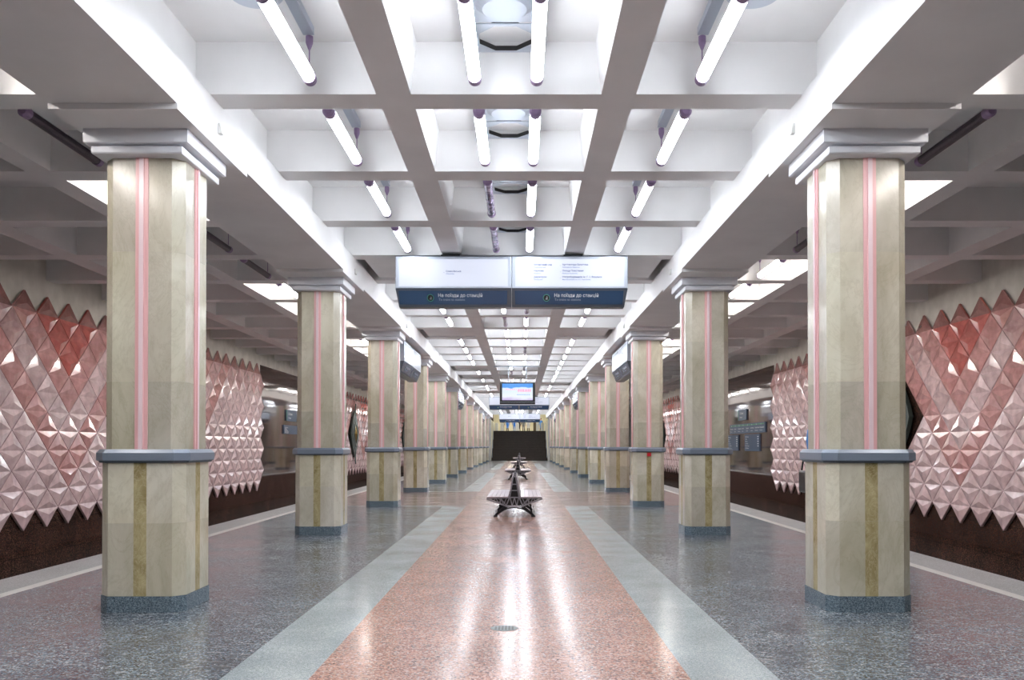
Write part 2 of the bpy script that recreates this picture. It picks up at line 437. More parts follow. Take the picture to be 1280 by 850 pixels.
# ------------------------------------------------------------------ pillars
def octa(h, c, z):
    """square of half width h, corners cut by c"""
    return [(h-c,-h,z),(h,-h+c,z),(h,h-c,z),(h-c,h,z),(-h+c,h,z),(-h,h-c,z),(-h,-h+c,z),(-h+c,-h,z)]
def build_pillar(x, y, k, w):
    rnd = random.Random(k*31+(w == 'right')*7+3)
    t = thing('marble_pillar', f'beige marble pillar with pink ribs, {ordinal(k+1)} from the camera in the {w} row', 'pillar', (x, y, 0), 0, 'beige marble pillars in two rows')
    CH = .095
    # shaft slabs: faces between the octagon corners split in panels with their own tint
    def slabs(b, h, z0, seams, zt, rib, low):
        zz = [z0]+seams+[zt]
        o = octa(h, CH, 0)
        for a in range(8):
            p = Vector(o[a-1]); q = Vector(o[a])
            flat = (q-p).length > .2
            for n in range(len(zz)-1):
                def tint():
                    base = 1.0
                    if low: base = 1.06 if n == len(zz)-2 else .95
                    else: base = .88 if n == 0 else 1.03
                    v = base*(1+rnd.uniform(-.1, .08)); return (v*1.0, v*(1+rnd.uniform(-.01, .01)), v*(1+rnd.uniform(-.05, .03)), 1)
                segs = [(0, 1, 0)] if not flat else [(0, .5-rib/2, 0), (.5-rib/2, .5+rib/2, 1), (.5+rib/2, 1, 0)]
                for u0, u1, mi in segs:
                    if not low and mi == 1: mi = 0
                    A = p.lerp(q, u0); Bq = p.lerp(q, u1)
                    g = .0012 if u0 > 0 else 0
                    b.face([(A.x,A.y,zz[n]+.001),(Bq.x,Bq.y,zz[n]+.001),(Bq.x,Bq.y,zz[n+1]),(A.x,A.y,zz[n+1])], mi, tint() if mi == 0 else (1,1,1,1))
    b = MB(); b.fixn = False; h = .39
    slabs(b, h, .145, [.83+rnd.uniform(-.03, .03)], 1.40, .2, True)
    b.face(octa(h, CH, 1.40)); part(b, 'lower_shaft', [M_marble, M_onyx], t)
    b = MB(); b.fixn = False; h = .3675
    sm = rnd.choice([[2.1, 3.6], [2.12, 3.35], [2.75, 3.6], [2.1, 3.0]]) if k > 1 else [2.12, 3.32]
    slabs(b, h, 1.46, sm, 4.195, .2, False); part(b, 'upper_shaft', [M_marble, M_onyx], t)
    # pink ribs, one on each face
    for a in range(4):
        r = MB(); hw = .058
        prof = [(-hw, 0), (-hw, .012), (-hw*.42, .012), (-hw*.36, .026), (hw*.36, .026), (hw*.42, .012), (hw, .012), (hw, 0)]
        ring = lambda z: [tuple(Matrix.Rotation(a*PI/2, 3, 'Z') @ Vector((px, -h-py, z))) for px, py in prof]
        r.loft([ring(1.49), ring(4.19)]); r.m[3] = 1; part(r, 'rib', [M_pink, M_riblight], t)  # paler centre face paints a highlight along the rib
    p = MB(); p.loft([octa(.398, .10, 0), octa(.398, .10, .146)]); part(p, 'plinth', M_plinth, t)
    bd = MB(); bd.loft([octa(.405, .105, 1.37), octa(.412, .105, 1.372), octa(.425, .11, 1.392)], 1); bd.loft([octa(.43, .11, 1.388), octa(.437, .112, 1.395), octa(.437, .112, 1.462), octa(.412, .105, 1.494), octa(.37, .1, 1.495)], 0)
    part(bd, 'band', [M_band, M_bandlip], t)
    def rect(hx, hy, z, c=.0): return [(hx-c,-hy,z),(hx,-hy+c,z),(hx,hy-c,z),(hx-c,hy,z),(-hx+c,hy,z),(-hx,hy-c,z),(-hx,-hy+c,z),(-hx+c,-hy,z)]
    c = MB(); c.loft([rect(.372, .41, 4.186, .05), rect(.41, .49, 4.19, .002), rect(.415, .50, 4.20, .002), rect(.415, .50, 4.254, .002)])
    c.loft([rect(.38, .46, 4.25, .002), rect(.38, .46, 4.28, .002)])
    c.loft([rect(.455, .52, 4.276, .002), rect(.475, .53, 4.284, .002), rect(.475, .53, 4.407, .002)])
    part(c, 'capital', M_capital, t)
    return t
for s, w in ((-1, 'left'), (1, 'right')):
    for k in range(0, 13 if P0+12*S < Y1 else 12):
        if P0+k*S+.6 > Y1: break
        build_pillar(s*PX, P0+k*S, k, w)

# small white brackets on the girder faces above the first pillars
def bracket(x, y, s, label):
    b = MB(); b.loft([[(0,-.03,0),(-s*.035,-.03,0),(-s*.035,.03,0),(0,.03,0)], [(0,-.018,.1),(-s*.012,-.018,.1),(-s*.012,.018,.1),(0,.018,.1)]])
    o = b.build('wall_bracket', M_white, loc=(x, y, 4.56)); tag(o, label, 'bracket', 'small brackets on the girders')
for s, w in ((-1, 'left'), (1, 'right')):
    for k in (0, 1, 2):
        bracket(s*2.799, P0+k*S+.06, s, f'small white bracket on the {w} girder above the {ordinal(k+1)} pillar')

# ------------------------------------------------------------------ lamps
def make_lamp(kind, detail):
    """tube lamp along Y, 1.66 long, origin at middle of tube; kind lit / dead / mesh; detail 2 rail+stems, 1 caps only"""
    t = thing('tube_lamp', '', 'lamp')
    R = .055; h = .83
    b = MB(); b.tube((0,-h+.09,0), (0,h-.09,0), R, 16, cap=True)
    part(b, 'tube', {'lit': M_tube, 'bright': M_tube2, 'dead': M_dead, 'mesh': M_mesh}[kind], t, smooth=False,
         label={'lit': 'glowing white tube', 'bright': 'glowing white tube', 'dead': 'unlit tube', 'mesh': 'unlit tube in a dark mesh sleeve'}[kind])
    for sg in (-1, 1):
        c = MB(); c.tube((0,sg*(h-.10),0), (0,sg*(h-.02),0), R*1.1, 16); c.tube((0,sg*(h-.02),0), (0,sg*h,0), R*1.1, 16, r2=R*.7)
        part(c, 'end_cap', M_purple, t)
    q = MB(); n = 10; am = math.radians(62); yy = h-.1  # upper half-shell added to keep the tube's light off the coffer above
    for k in range(n):
        a0 = -am+2*am*k/n; a1 = -am+2*am*(k+1)/n
        p0 = (math.sin(a0)*R*1.08, math.cos(a0)*R*1.08); p1 = (math.sin(a1)*R*1.08, math.cos(a1)*R*1.08)
        q.face([(p0[0],-yy,p0[1]),(p1[0],-yy,p1[1]),(p1[0],yy,p1[1]),(p0[0],yy,p0[1])])
    part(q, 'added_reflector', M_refl, t, 'white shell added over the tube to block upward light')
    if detail >= 2:
        top = CEI-4.90-.005
        r = MB(); r.box(-.05,.05,-h,h-.1,top-.07,top); part(r, 'rail', M_gasket, t)
        for sg in (-1, 1):
            c = MB(); y = sg*(h-.07)
            c.tube((0,y,top-.07), (0,y,top-.13), .034, 12); c.tube((0,y,top-.13), (0,y,top-.19), .034, 12, r2=.012)
            part(c, 'canopy', M_purple, t)
            d = MB(); d.tube((0,y,R*.8), (0,y,top-.18), .006, 8); part(d, 'stem', M_purple, t)
    else:
        top = CEI-4.90-.005
        for sg in (-1, 1):
            d = MB(); d.tube((0,sg*.6,R*.8), (0,sg*.6,top), .005, 6); part(d, 'stem', M_refl, t)
    return t
protos = {}
used = set()
def lamp(kind, detail, loc, label, group):
    key = (kind, detail)
    if key not in protos: protos[key] = make_lamp(kind, detail)
    p = protos[key]
    if key not in used:
        used.add(key); p.location = loc; p['label'] = label; p['group'] = group; return p
    return copy_tree(p, None, loc, 0, label, group)
ZL = 4.90
rows = [(-.285, 'left centre row', 'centre_l'), (.285, 'right centre row', 'centre_r'),
        (-1.80, 'outer row left of centre', 'outer_l'), (1.80, 'outer row right of centre', 'outer_r'),
        (-4.87, 'left platform row', 'aisle_l'), (4.87, 'right platform row', 'aisle_r')]
filled = {('outer_l', i) for i in (4, 8, 13, 15, 17, 20)} | {('outer_r', i) for i in (4, 8, 17, 20)} | {('centre_l', 15), ('centre_r', 15)}
dead = {('centre_l', 2), ('centre_l', 3), ('centre_r', 6), ('centre_l', 7), ('centre_r', 10), ('centre_r', 13), ('centre_l', 14)}
mesh_d = {('aisle_l', 1), ('aisle_l', 3), ('aisle_l', 4), ('aisle_r', 1), ('aisle_r', 3)}
aisle_off = {8, 13, 18}
for x, rn, key in rows:
    n = 0
    for i in range(-4, IMAX+1):
        if (key, i) in filled: continue
        if 'aisle' in key and i in aisle_off: continue
        if 'aisle' in key and i > 26: continue
        y = bn(i)-.2-.83
        kind = 'dead' if (key, i) in dead else 'mesh' if (key, i) in mesh_d else 'lit'
        det = 2 if (0 <= i <= 9 and 'centre' not in key) else 1
        if i >= 0:
            n += 1; st = {'lit': 'lit', 'dead': 'unlit purple', 'mesh': 'unlit dark mesh-covered'}[kind]
            lb = f'{st} tube lamp, {ordinal(n)} from the camera in the {rn}'
            g = 'ceiling tube lamps, '+rn
        else: lb = 'lit tube lamp hanging overhead behind the viewpoint'; g = 'ceiling tube lamps behind the viewpoint'
        lamp('bright' if kind == 'lit' and 'aisle' in key else kind, det, (x, y, ZL), lb, g)

# ceiling vents in the centre bay
def make_vent():
    t = thing('ceiling_vent', '', 'vent')
    b = MB(); z = 0
    R = .26; oc = [(math.cos(PI/8+PI/4*k)*R, math.sin(PI/8+PI/4*k)*R) for k in range(8)]
    sq = [(.31,.13),(.13,.28),(-.13,.28),(-.31,.13),(-.31,-.13),(-.13,-.28),(.13,-.28),(.31,-.13)]
    sq = [(.31,.28),(.12,.28),(-.12,.28),(-.31,.28),(-.31,-.28),(-.12,-.28),(.12,-.28),(.31,-.28)]
    for k in range(8):
        j = (k+1) % 8; b.face([(*sq[k],z),(*sq[j],z),(*oc[j],z),(*oc[k],z)])
        b.face([(*sq[k],z),(*sq[j],z),(*sq[j],z+.012),(*sq[k],z+.012)]); 
    part(b, 'flange', M_disc, t)
    c = MB(); 
    for k in range(8):
        j = (k+1) % 8; c.face([(*oc[k],z),(*oc[j],z),(*oc[j],z+.045),(*oc[k],z+.045)])
    part(c, 'throat', M_black, t, 'throat coloured black for the shade in it')  # black sides put the shadow at the hole's edge into the colour
    d = MB(); d.box(-.31,.31,-.90,-.30,.01,.03); part(d, 'cover_plate', M_disc, t)
    e = MB(); e.tube((0,-.6,.01),(0,-.6,-.03),.25,24,r2=.19); part(e, 'dish', M_disc, t)
    return t
vp = make_vent()
for i in range(0, 7):
    loc = (0, bn(i)-.30, CEI-.11)
    lb = f'octagonal open ceiling vent between the centre tubes, {ordinal(i+1)} from the camera'
    if i == 0: vp.location = loc; vp['label'] = lb; vp['group'] = 'octagonal ceiling vents'
    else: copy_tree(vp, None, loc, 0, lb, 'octagonal ceiling vents')
for s, w in ((-1, 'left'), (1, 'right')):
    b = MB(); b.tube((0,0,0),(0,0,-.03),.24,28,r2=.2); b.tube((0,0,-.03),(0,0,-.05),.1,20,r2=.07)
    tag(b.build('ceiling_disc', M_disc, loc=(s*2.12, 7.55, CEI)), f'round grey disc on the coffer ceiling beside the first {w} hanging lamp', 'ceiling fitting', 'round ceiling discs')

# ------------------------------------------------------------------ signs
def text_mesh(b, s, size, x, z, place, mi, align='LEFT'):
    cu = bpy.data.curves.new('t', 'FONT'); cu.body = s; cu.size = size; cu.align_x = align; cu.resolution_u = 2; cu.offset = size*.012
    o = bpy.data.objects.new('t', cu); bpy.context.scene.collection.objects.link(o)
    dg = bpy.context.evaluated_depsgraph_get(); me = bpy.data.meshes.new_from_object(o.evaluated_get(dg))
    bs = len(b.v)
    for v in me.vertices: b.v.append(place(x+v.co.x, z+v.co.y))
    for p in me.polygons: b.f.append(tuple(bs+i for i in p.vertices)); b.m.append(mi); b.col.append(None)
    bpy.data.objects.remove(o); bpy.data.curves.remove(cu)
LIST_L = [('Ботанічний сад', 'Botanichnyi sad'), ('Наукова', 'Naukova'), ('Держпром', 'Derzhprom')]
LIST_R = [('Архітектора Бекетова', 'Arkhitektora Beketova'), ('Площа Повстання', 'Ploshcha Povstannia'), ('Метробудівників ім. Г. І. Ващенка', 'Metrobudivnykiv im. H. I. Vashchenka')]
def make_sign(face, label, group):
    """double-sided sign 4 m long along X, front towards -Y, top at z=0"""
    t = thing('hanging_sign', label, 'sign', group=group)
    W = 2.0; T = .25; H = .555; HL = .30; TI = .13
    for u in (-1, 1):
        cx = u*1.0; x0, x1 = cx-.997, cx+.997
        b = MB(); r = lambda x, e=0: [(x,-T,0),(x,-T,-H),(x,T,-H),(x,T,0)]
        b.loft([r(x0), r(x1)]); 
        h = part(b, 'box', M_alu, t, bevel=.012)
        lo = MB(); sl = .04
        xs0, xs1 = (x0+(.05 if u < 0 else 0), x1-(.05 if u > 0 else 0))
        lo.loft([[(x0,-T,-H),(x1,-T,-H),(x1,T,-H),(x0,T,-H)], [(xs0,-T+TI,-H-HL),(xs1,-T+TI,-H-HL),(xs1,T-TI,-H-HL),(xs0,T-TI,-H-HL)]])
        part(lo, 'lower_housing', M_alud, t)
        for sd in (-1, 1):
            f = MB(); y = sd*(T+.004)
            f.box(x0+.06, x1-.06, min(y, y-sd*.01), max(y, y-sd*.01), -H+.035, -.05)
            part(f, 'lit_face', face, t, 'white backlit face')
            n = Vector((0, -sd*TI, -HL)).normalized()
            def lowp(x, v, off=.006, sd=sd):  # v 0..1 from top of the sloping face
                return (x, sd*(T-TI*v)+sd*off*.9, -H-HL*v-off*.4)
            g = MB(); g.face([lowp(x0+.05,.12), lowp(x1-.07,.12), lowp(x1-.08,.86), lowp(x0+.06,.86)])
            part(g, 'navy_panel', M_navy, t, 'dark blue panel')
        # lettering on both sides
        for sd in (-1, 1):
            y = sd*(T+.0075); mir = -sd
            tx = MB(); tx.fixn = False
            pl = lambda a, c, y=y, mir=mir, cx=cx: (cx+mir*a, y, c)
            lone = (u < 0) if sd < 0 else (u > 0)
            if lone:
                text_mesh(tx, 'Олексіївська', .042, -.13, -.275, pl, 0); text_mesh(tx, 'Oleksiivska', .032, -.13, -.315, pl, 1)
                text_mesh(tx, '▪', .03, -.17, -.29, pl, 0)
            else:
                for q, (ua, en) in enumerate(LIST_L):
                    z = -.16-q*.106; text_mesh(tx, ua, .042, -.62, z, pl, 0); text_mesh(tx, en, .032, -.62, z-.042, pl, 1); text_mesh(tx, '·', .05, -.66, z-.02, pl, 0)
                for q, (ua, en) in enumerate(LIST_R):
                    z = -.16-q*.106; text_mesh(tx, ua, .042, -.13, z, pl, 0); text_mesh(tx, en, .032, -.13, z-.042, pl, 1); text_mesh(tx, '·', .05, -.17, z-.02, pl, 0)
            part(tx, 'station_names', [M_textb, M_textg], t)
            lx = MB(); lx.fixn = False
            TT, HH = T, HL
            pl2 = lambda a, c, sd=sd, mir=mir, cx=cx: (cx+mir*a, sd*(T-TI*(-c/HL))+sd*.010, -H+c-.004)
            text_mesh(lx, 'На поїзди до станцій', .077, -.27, -.135, pl2, 0)
            part(lx, 'direction_text', [M_textw], t); lx = MB(); lx.fixn = False
            text_mesh(lx, 'To trains to stations', .055, -.26, -.195, pl2, 1)
            part(lx, 'translation_text', [M_textw, M_textw2], t)
            lx = MB(); lx.fixn = False
            R1 = [(math.cos(2*PI*k/24), math.sin(2*PI*k/24)) for k in range(24)]
            for k in range(24):
                j = (k+1) % 24; a, c = R1[k], R1[j]; o_ = (-.40, -.15)
                lx.face([pl2(o_[0]+a[0]*.06, o_[1]+a[1]*.06), pl2(o_[0]+c[0]*.06, o_[1]+c[1]*.06), pl2(o_[0]+c[0]*.05, o_[1]+c[1]*.05), pl2(o_[0]+a[0]*.05, o_[1]+a[1]*.05)], 2)
            lx.face([pl2(-.40+a[0]*.049, -.15+a[1]*.049) for a in R1], 3)
            lx.face([pl2(-.395+q[0], -.15+q[1]) for q in ((-.022,-.032),(.018,-.032),(.018,.0),(.006,.03),(-.006,.01))], 0)
            part(lx, 'round_symbol', [M_textw, M_textw2, M_teal, M_black], t)
    e = MB(); e.box(-W, W, -T-.006, T+.006, -.012, .004); part(e, 'top_trim', M_alud, t)
    for xx in (-1.065, 1.065):
        q = MB(); q.box(xx-.165, xx+.165, -.12, .12, .004, .055); part(q, 'hanger', M_black, t)
    return t
sg_main = make_sign(M_panel, 'white and navy station sign hanging across the hall nearest the camera', 'double station signs under the ceiling')
sg_main.location = (-.02, 15.62, 4.79)
copy_tree(sg_main, None, (.03, 59.4, 4.79), 0, 'station sign hanging across the hall just behind the television')
copy_tree(sg_main, None, (.03, 87.6, 4.70), 0, 'small far station sign hanging in front of the stairs')
sg_side = make_sign(M_panels, 'side station sign', 'double station signs beside the pillars')
first = True
for s, w in ((-1, 'left'), (1, 'right')):
    for yc, d in ((26.3, 'third and fourth'), (47.8, 'sixth and seventh'), (76.4, 'tenth and eleventh')):
        loc = (s*3.27, yc, 4.395); rz = s*-PI/2
        lb = f'blue-white station sign under the {w} girder between the {d} pillars'
        if first: sg_side.location = loc; sg_side.rotation_euler = (0, 0, rz); sg_side['label'] = lb; first = False
        else: copy_tree(sg_side, None, loc, rz, lb)

# television
def build_tv():
    t = thing('television', 'black television hanging on two rods above the benches', 'television', (0, 37.16, 3.26))
    b = MB(); b.box(-.735,.735,-.02,.10,0,.90); part(b, 'case', M_black, t, bevel=.01)
    m = mat('tv_screen', '101010', .2)
    tc = N(m, 'ShaderNodeTexCoord'); sx = N(m, 'ShaderNodeSeparateXYZ'); L(m, tc.outputs['Generated'], sx.inputs[0])
    n = N(m, 'ShaderNodeTexNoise', i_Scale=2.2, i_Detail=2); L(m, tc.outputs['Generated'], n.inputs['Vector'])
    ad = N(m, 'ShaderNodeMath', operation='MULTIPLY_ADD'); ad.inputs[1].default_value = .55; L(m, n.outputs[0], ad.inputs[0]); L(m, sx.outputs[2], ad.inputs[2])
    r = ramp(m, [(.25, 'c9b4e8'), (.5, 'f0f6ff'), (.95, 'dff0ff'), (1.0, '4f9cf0')]); L(m, ad.outputs[0], r.inputs[0])
    L(m, r.outputs[0], P(m).inputs['Emission Color']); P(m).inputs['Emission Strength'].default_value = .6
    s_ = MB(); s_.box(-.635,.635,-.026,-.021,.17,.86); part(s_, 'screen', m, t, 'lit blue and white screen')
    rd = mat('screen_red', 'e05a78', .4, emit='e86a88', es=.8); bl = mat('screen_blue', '6a86d8', .4, emit='6a86d8', es=.7)
    x = MB()
    rn = random.Random(4)
    for k in range(8): x.box(.02+k*.07, .06+k*.07, -.030, -.0265, .52, .63, 0)
    for k in range(9): x.box(-.5+k*.055, -.47+k*.055, -.030, -.0265, .60, .63, 0)
    for k in range(8): x.box(-.02+k*.07, .02+k*.07, -.030, -.0265, .38, .42, 1)
    part(x, 'screen_caption', [rd, bl], t)
    f = MB(); f.box(-.73,.73,-.024,-.021,.09,.096); part(f, 'silver_line', M_alu, t)
    for sx_ in (-.37, .37):
        q = MB(); q.tube((sx_, .05, .9), (sx_, .05, SOF-3.26), .018, 10); part(q, 'rod', M_alu, t)
    c = MB(); c.box(-.98,.98,.03,.07,SOF-3.26-.05,SOF-3.26); part(c, 'cross_bar', M_alu, t)
build_tv()

# ------------------------------------------------------------------ benches
def make_bench():
    t = thing('bench', '', 'bench')
    Ln = 3.0
    def frame(b, lg, y0, y1):
        d = (y0, y1); B = lambda a, c, w=.028: b.bar(a, c, w, d)
        for s in (-1, 1):
            B((s*.60,.40),(s*.12,.41),.03)                       # seat bearer
            B((s*.60,.385),(s*.19,.235),.028)                    # lower chord
            pts = [(.52,.40),(.46,.335),(.40,.40),(.34,.29),(.28,.40),(.24,.255),(.17,.40)]
            for p, q in zip(pts, pts[1:]): B((s*p[0],p[1]),(s*q[0],q[1]),.014)
            B((s*.30,.40),(s*.30,.275),.014); B((s*.36,.40),(s*.20,.30),.012); B((s*.30,.40),(s*.19,.26),.012)
            B((s*.10,.42),(s*.19,.215),.026)                     # trapezoid side
            B((s*.10,.42),(s*.025,.88),.026)                     # back side
            B((s*.09,.41),(s*.05,.225),.018); B((s*.0,.41),(s*.05,.225),.018)
            g = lg[s]; g.bar((s*.19,.225),(s*.41,.03),.05,d); g.bar((s*.14,.22),(s*.33,.075),.022,d)
            g.bar((s*.41,.035),(s*.30,.10),.03,d)
            g.box(min(s*.36,s*.45), max(s*.36,s*.45), y0-.01, y1+.01, 0, .035)
            arc = [(.30,.10),(.22,.15),(.13,.185),(.05,.195),(0,.197)]
            for p, q in zip(arc, arc[1:]): g.bar((s*p[0],p[1]),(s*q[0],q[1]),.024,d)
            B((s*.05,.195),(s*.06,.23),.018)
        B((-.20,.225),(.20,.225),.024); B((-.12,.415),(.12,.415),.026)
        B((-.075,.565),(.075,.565),.02); B((-.05,.70),(.05,.70),.02); B((-.03,.87),(.03,.87),.03)
    for y in (0, Ln/2-.02, Ln-.04):
        b = MB(); lg = {-1: MB(), 1: MB()}; frame(b, lg, y, y+.04); part(b, 'end_frame', M_frame, t)
        for s in (-1, 1): part(lg[s], 'leg', M_leg, t)
    b = MB(); b.fixn = False; b.face([(-.17,.09,.24),(.17,.09,.24),(.50,.09,.37),(.50,.09,.415),(.09,.09,.42),(.03,.09,.86),(-.03,.09,.86),(-.09,.09,.42),(-.50,.09,.415),(-.50,.09,.37)]); part(b, 'shade_plate', M_black, t, 'black plate added as the shade inside')  # black sheet standing in for the shade inside the bench
    for s in (-1, 1):
        b = MB(); n = 5; w = .455/n
        for k in range(n):
            x = .135+k*w; b.box(*sorted((s*(x+.003), s*(x+w-.003))), -.03, Ln+.03, .418, .436)
        part(b, 'seat', M_seat, t, bevel=.003)
        c = MB()
        for k in range(7):
            u0 = .02+k*.135; u1 = u0+.12
            a0 = (s*(.115-.075*u0), .44+.44*u0); a1 = (s*(.115-.075*u1), .44+.44*u1)
            c.bar(a0, a1, .014, (-.02, Ln+.02))
        part(c, 'backrest', M_back, t)
        r = MB(); r.box(*sorted((s*.40, s*.43)), .02, Ln-.02, .02, .05); part(r, 'stringer', M_frame, t)
    return t
bp = make_bench()
for k in range(4):
    loc = (0, 19.35+k*3*S, 0); lb = f'double-sided dark iron bench in the middle of the hall, {ordinal(k+1)} from the camera'
    if k == 0: bp.location = loc; bp['label'] = lb; bp['group'] = 'double-sided benches down the middle'
    else: copy_tree(bp, None, loc, 0, lb, 'double-sided benches down the middle')

# floor drain
def build_drain():
    t = thing('floor_drain', 'grey slotted floor drain in the salmon granite near the camera', 'drain', (0, 7.51, 0))
    b = MB(); R = .118
    b.tube((0,0,0), (0,0,.004), R, 8); part(b, 'ring', mat('drain_metal', '8c9494', .45, .3), t)
    for k in range(6):
        x = -.07+k*.028; hl = .075 if 0 < k < 5 else .055
        s_ = MB(); s_.box(x-.0085, x+.0085, -hl, hl, .0042, .006); part(s_, 'slot', M_black, t, 'black slot')
build_drain()

# ------------------------------------------------------------------ signs on the track walls
def wall_board(s, yn, yf, z0, z1, label, kind):
    """board on wall side s from depth yn (near) to yf (far)"""
    yc = (yn+yf)/2; w = (yf-yn); h = z1-z0
    t = thing('wall_sign', label, 'sign', (s*(WALLX-.005), yc, z0), 0, 'navy boards on the track walls')
    x0, x1 = sorted((-s*.0, -s*.04))
    b = MB(); b.box(x0, x1, -w/2, w/2, 0, h); part(b, 'board', M_navyb, t)
    tx = MB(); tx.fixn = False
    mir = -s       # text runs so that it reads correctly from the hall: on the left wall along -y -> +y
    pl = lambda a, c: (-s*.044, -s*a, c)
    if kind == 'map':
        tx.face([pl(-w/2+.15, h*.80), pl(w/2-.15, h*.80), pl(w/2-.15, h*.88), pl(-w/2+.15, h*.88)], 1)
        nm = ['Олексіївська', '23 Серпня', 'Ботанічний сад', 'Наукова', 'Держпром', 'Арх. Бекетова', 'Площа Повстання', 'Метробудівників']
        for k, n_ in enumerate(nm):
            x = -w/2+.12+k*(w-.2)/8; text_mesh(tx, n_, .075, x, h*.45, pl, 0); text_mesh(tx, n_, .05, x, h*.2, pl, 0)
            tx.face([pl(x+.2+q[0], h*.84+q[1]) for q in ((-.04,0),(0,-.04),(.04,0),(0,.04))], 0)
    elif kind == 'list':
        nm = ['Ботанічний сад', 'Наукова', 'Держпром', 'Арх. Бекетова', 'Площа Повстання', 'Метробудівників']
        for k, n_ in enumerate(nm): text_mesh(tx, n_, .07, -w/2+.12, h-.12-k*(h-.1)/6.2, pl, 0)
        for k in range(5): tx.face([pl(w/2-.3, h-.12-k*(h-.1)/6.2), pl(w/2-.12, h-.12-k*(h-.1)/6.2), pl(w/2-.12, h-.08-k*(h-.1)/6.2), pl(w/2-.3, h-.08-k*(h-.1)/6.2)], 0)
    else:
        text_mesh(tx, '23 Серпня', .13, -w/2+.28, h*.55, pl, 0); text_mesh(tx, '23 Serpnia', .10, -w/2+.28, h*.22, pl, 0)
        tx.face([pl(-w/2, 0), pl(-w/2+.05, 0), pl(-w/2+.05, h), pl(-w/2, h)], 1)
    part(tx, 'lettering', [M_textw, M_green], t)
M_navyb = mat('navy_board', '35506e', .4)
dR = lambda x: 9.26*1120/(x-651)
dL = lambda x: 9.538*1120/(651-x)
wall_board(1, 33.8, 39.5, 2.05, 2.45, 'long navy line map with a green stripe on the right track wall', 'map')
wall_board(1, 34.6, 36.9, 1.33, 2.0, 'navy list board under the line map beside the right relief', 'list')
wall_board(1, 38.0, 39.9, 1.33, 2.0, 'smaller navy list board under the far end of the line map', 'list')
wall_board(1, 36.6, 38.0, 2.6, 3.05, 'small navy station name sign above the line map', 'name')
wall_board(-1, 36.3, 37.9, 2.55, 3.0, 'small navy station name sign on the left track wall', 'name')
wall_board(-1, 35.9, 38.6, 2.02, 2.38, 'navy list board under the name sign on the left track wall', 'list')

# red call box under the band of the third right pillar
b = MB(); b.box(-.05,.05,-.03,0,-.06,.03); tag(b.build('alarm_box', mat('red_plastic', 'c8202c', .3), loc=(PX, P0+2*S-.392, 1.33), bevel=.008), 'small red box just under the band of the third right pillar', 'alarm box')

# ------------------------------------------------------------------ stairs and hall above them
M_stair = granite('stair_granite', [(0, '1c1713'), (.6, '352b22'), (1, '54463a')], 60, .35)
M_riser = mat('stair_riser', '2c2622', .5)
M_cream = plaster('lobby_wall', 'dcd6bc', 'eae6d2')
def build_stairs():
    n = 20; ri = .162; tr = .33; y0 = Y1-.1
    b = MB()
    for k in range(n):
        b.box(-2.97, 2.97, y0+k*tr, y0+n*tr, k*ri, (k+1)*ri, 0)
        b.box(-2.97, 2.97, y0+k*tr-.02, y0+k*tr+.03, (k+1)*ri-.02, (k+1)*ri+.003, 1)
    o = b.build('floor_stairs', [M_stair, mat('stair_nosing', '4c443c', .4)]); o['kind'] = 'structure'
    zt = n*ri; yt = y0+n*tr
    f = MB(); f.box(-4.5, 4.5, yt, yt+14, zt-.3, zt); tag(f.build('floor_landing', M_edge), kind='structure')
    for s, nm in ((-1, 'wall_stair_left'), (1, 'wall_stair_right')):
        w = MB(); w.box(*sorted((s*2.97, s*3.2)), y0+.3, yt+2, 0, 4.3)
        tag(w.build(nm, M_cream), kind='structure')
    w = MB(); w.box(-4.5, 4.5, yt+14, yt+14.2, zt-.3, 7); tag(w.build('wall_lobby_back', M_cream), kind='structure')
    for s, nm in ((-1, 'wall_lobby_left'), (1, 'wall_lobby_right')):
        w = MB(); w.box(*sorted((s*4.5, s*4.7)), yt-1, yt+14.2, 2.9, 7); tag(w.build(nm, M_cream), kind='structure')
    c = MB(); c.box(-4.7, 4.7, Y1, yt+14.2, 6.2, 6.4); c.box(-4.7, 4.7, Y1+.1, Y1+.3, 5.3, 6.3); tag(c.build('ceiling_lobby', M_ceil), kind='structure')
    for k in range(3):
        l = MB(); l.box(-1.5, 1.5, yt+1.5+k*4, yt+1.8+k*4, 6.11, 6.195)
        tag(l.build('lobby_lamp', mat('lobby_glow', 'ffffff', emit='fff4e0', es=26)), f'{ordinal(k+1)} long warm ceiling lamp above the stairs, counted from the platform', 'lamp', 'warm lamps above the stairs')
    for s, w in ((-1, 'left'), (1, 'right')):
        h = thing('handrail', f'pale handrail on the {w} side of the far stairs', 'handrail', (s*2.9, y0, 0))
        q = MB(); q.tube((0, .2, 1.0), (0, n*tr, zt+.95), .03, 8); part(q, 'rail', M_alu, h)
        for k in (1, 7, 13, 19):
            p_ = MB(); p_.tube((0, k*tr+.1, (k+1)*ri), (0, k*tr+.1, (k+1)*ri+.9), .025, 8); part(p_, 'post', M_alu, h)
    # pale ticket gates and door leaves across the landing
    for k, x in enumerate((-2.75, -2.1, -.25, 2.1, 2.7)):
        g = MB(); g.box(-.18,.18,-.5,.5,0,1.0); g.box(-.14,.14,-.45,.45,1.0,1.06)
        tag(g.build('ticket_gate', mat('gate_grey', 'b8bcc0', .4), loc=(x, yt+6, zt), bevel=.03), f'pale ticket gate on the landing above the stairs, {ordinal(k+1)} from the left', 'ticket gate', 'ticket gates above the stairs')
    for k, x in enumerate((1.75, -3.2)):
        g = MB(); g.box(-.16,.16,-.16,.16,0,2.9); tag(g.build('landing_post', mat('dark_post', '4c4230', .5), loc=(x, yt+3, zt)), ['dark post on the landing beneath the right end of the far sign', 'dark post at the left edge of the landing'][k], 'post')
    return yt, zt
YT, ZT = build_stairs()

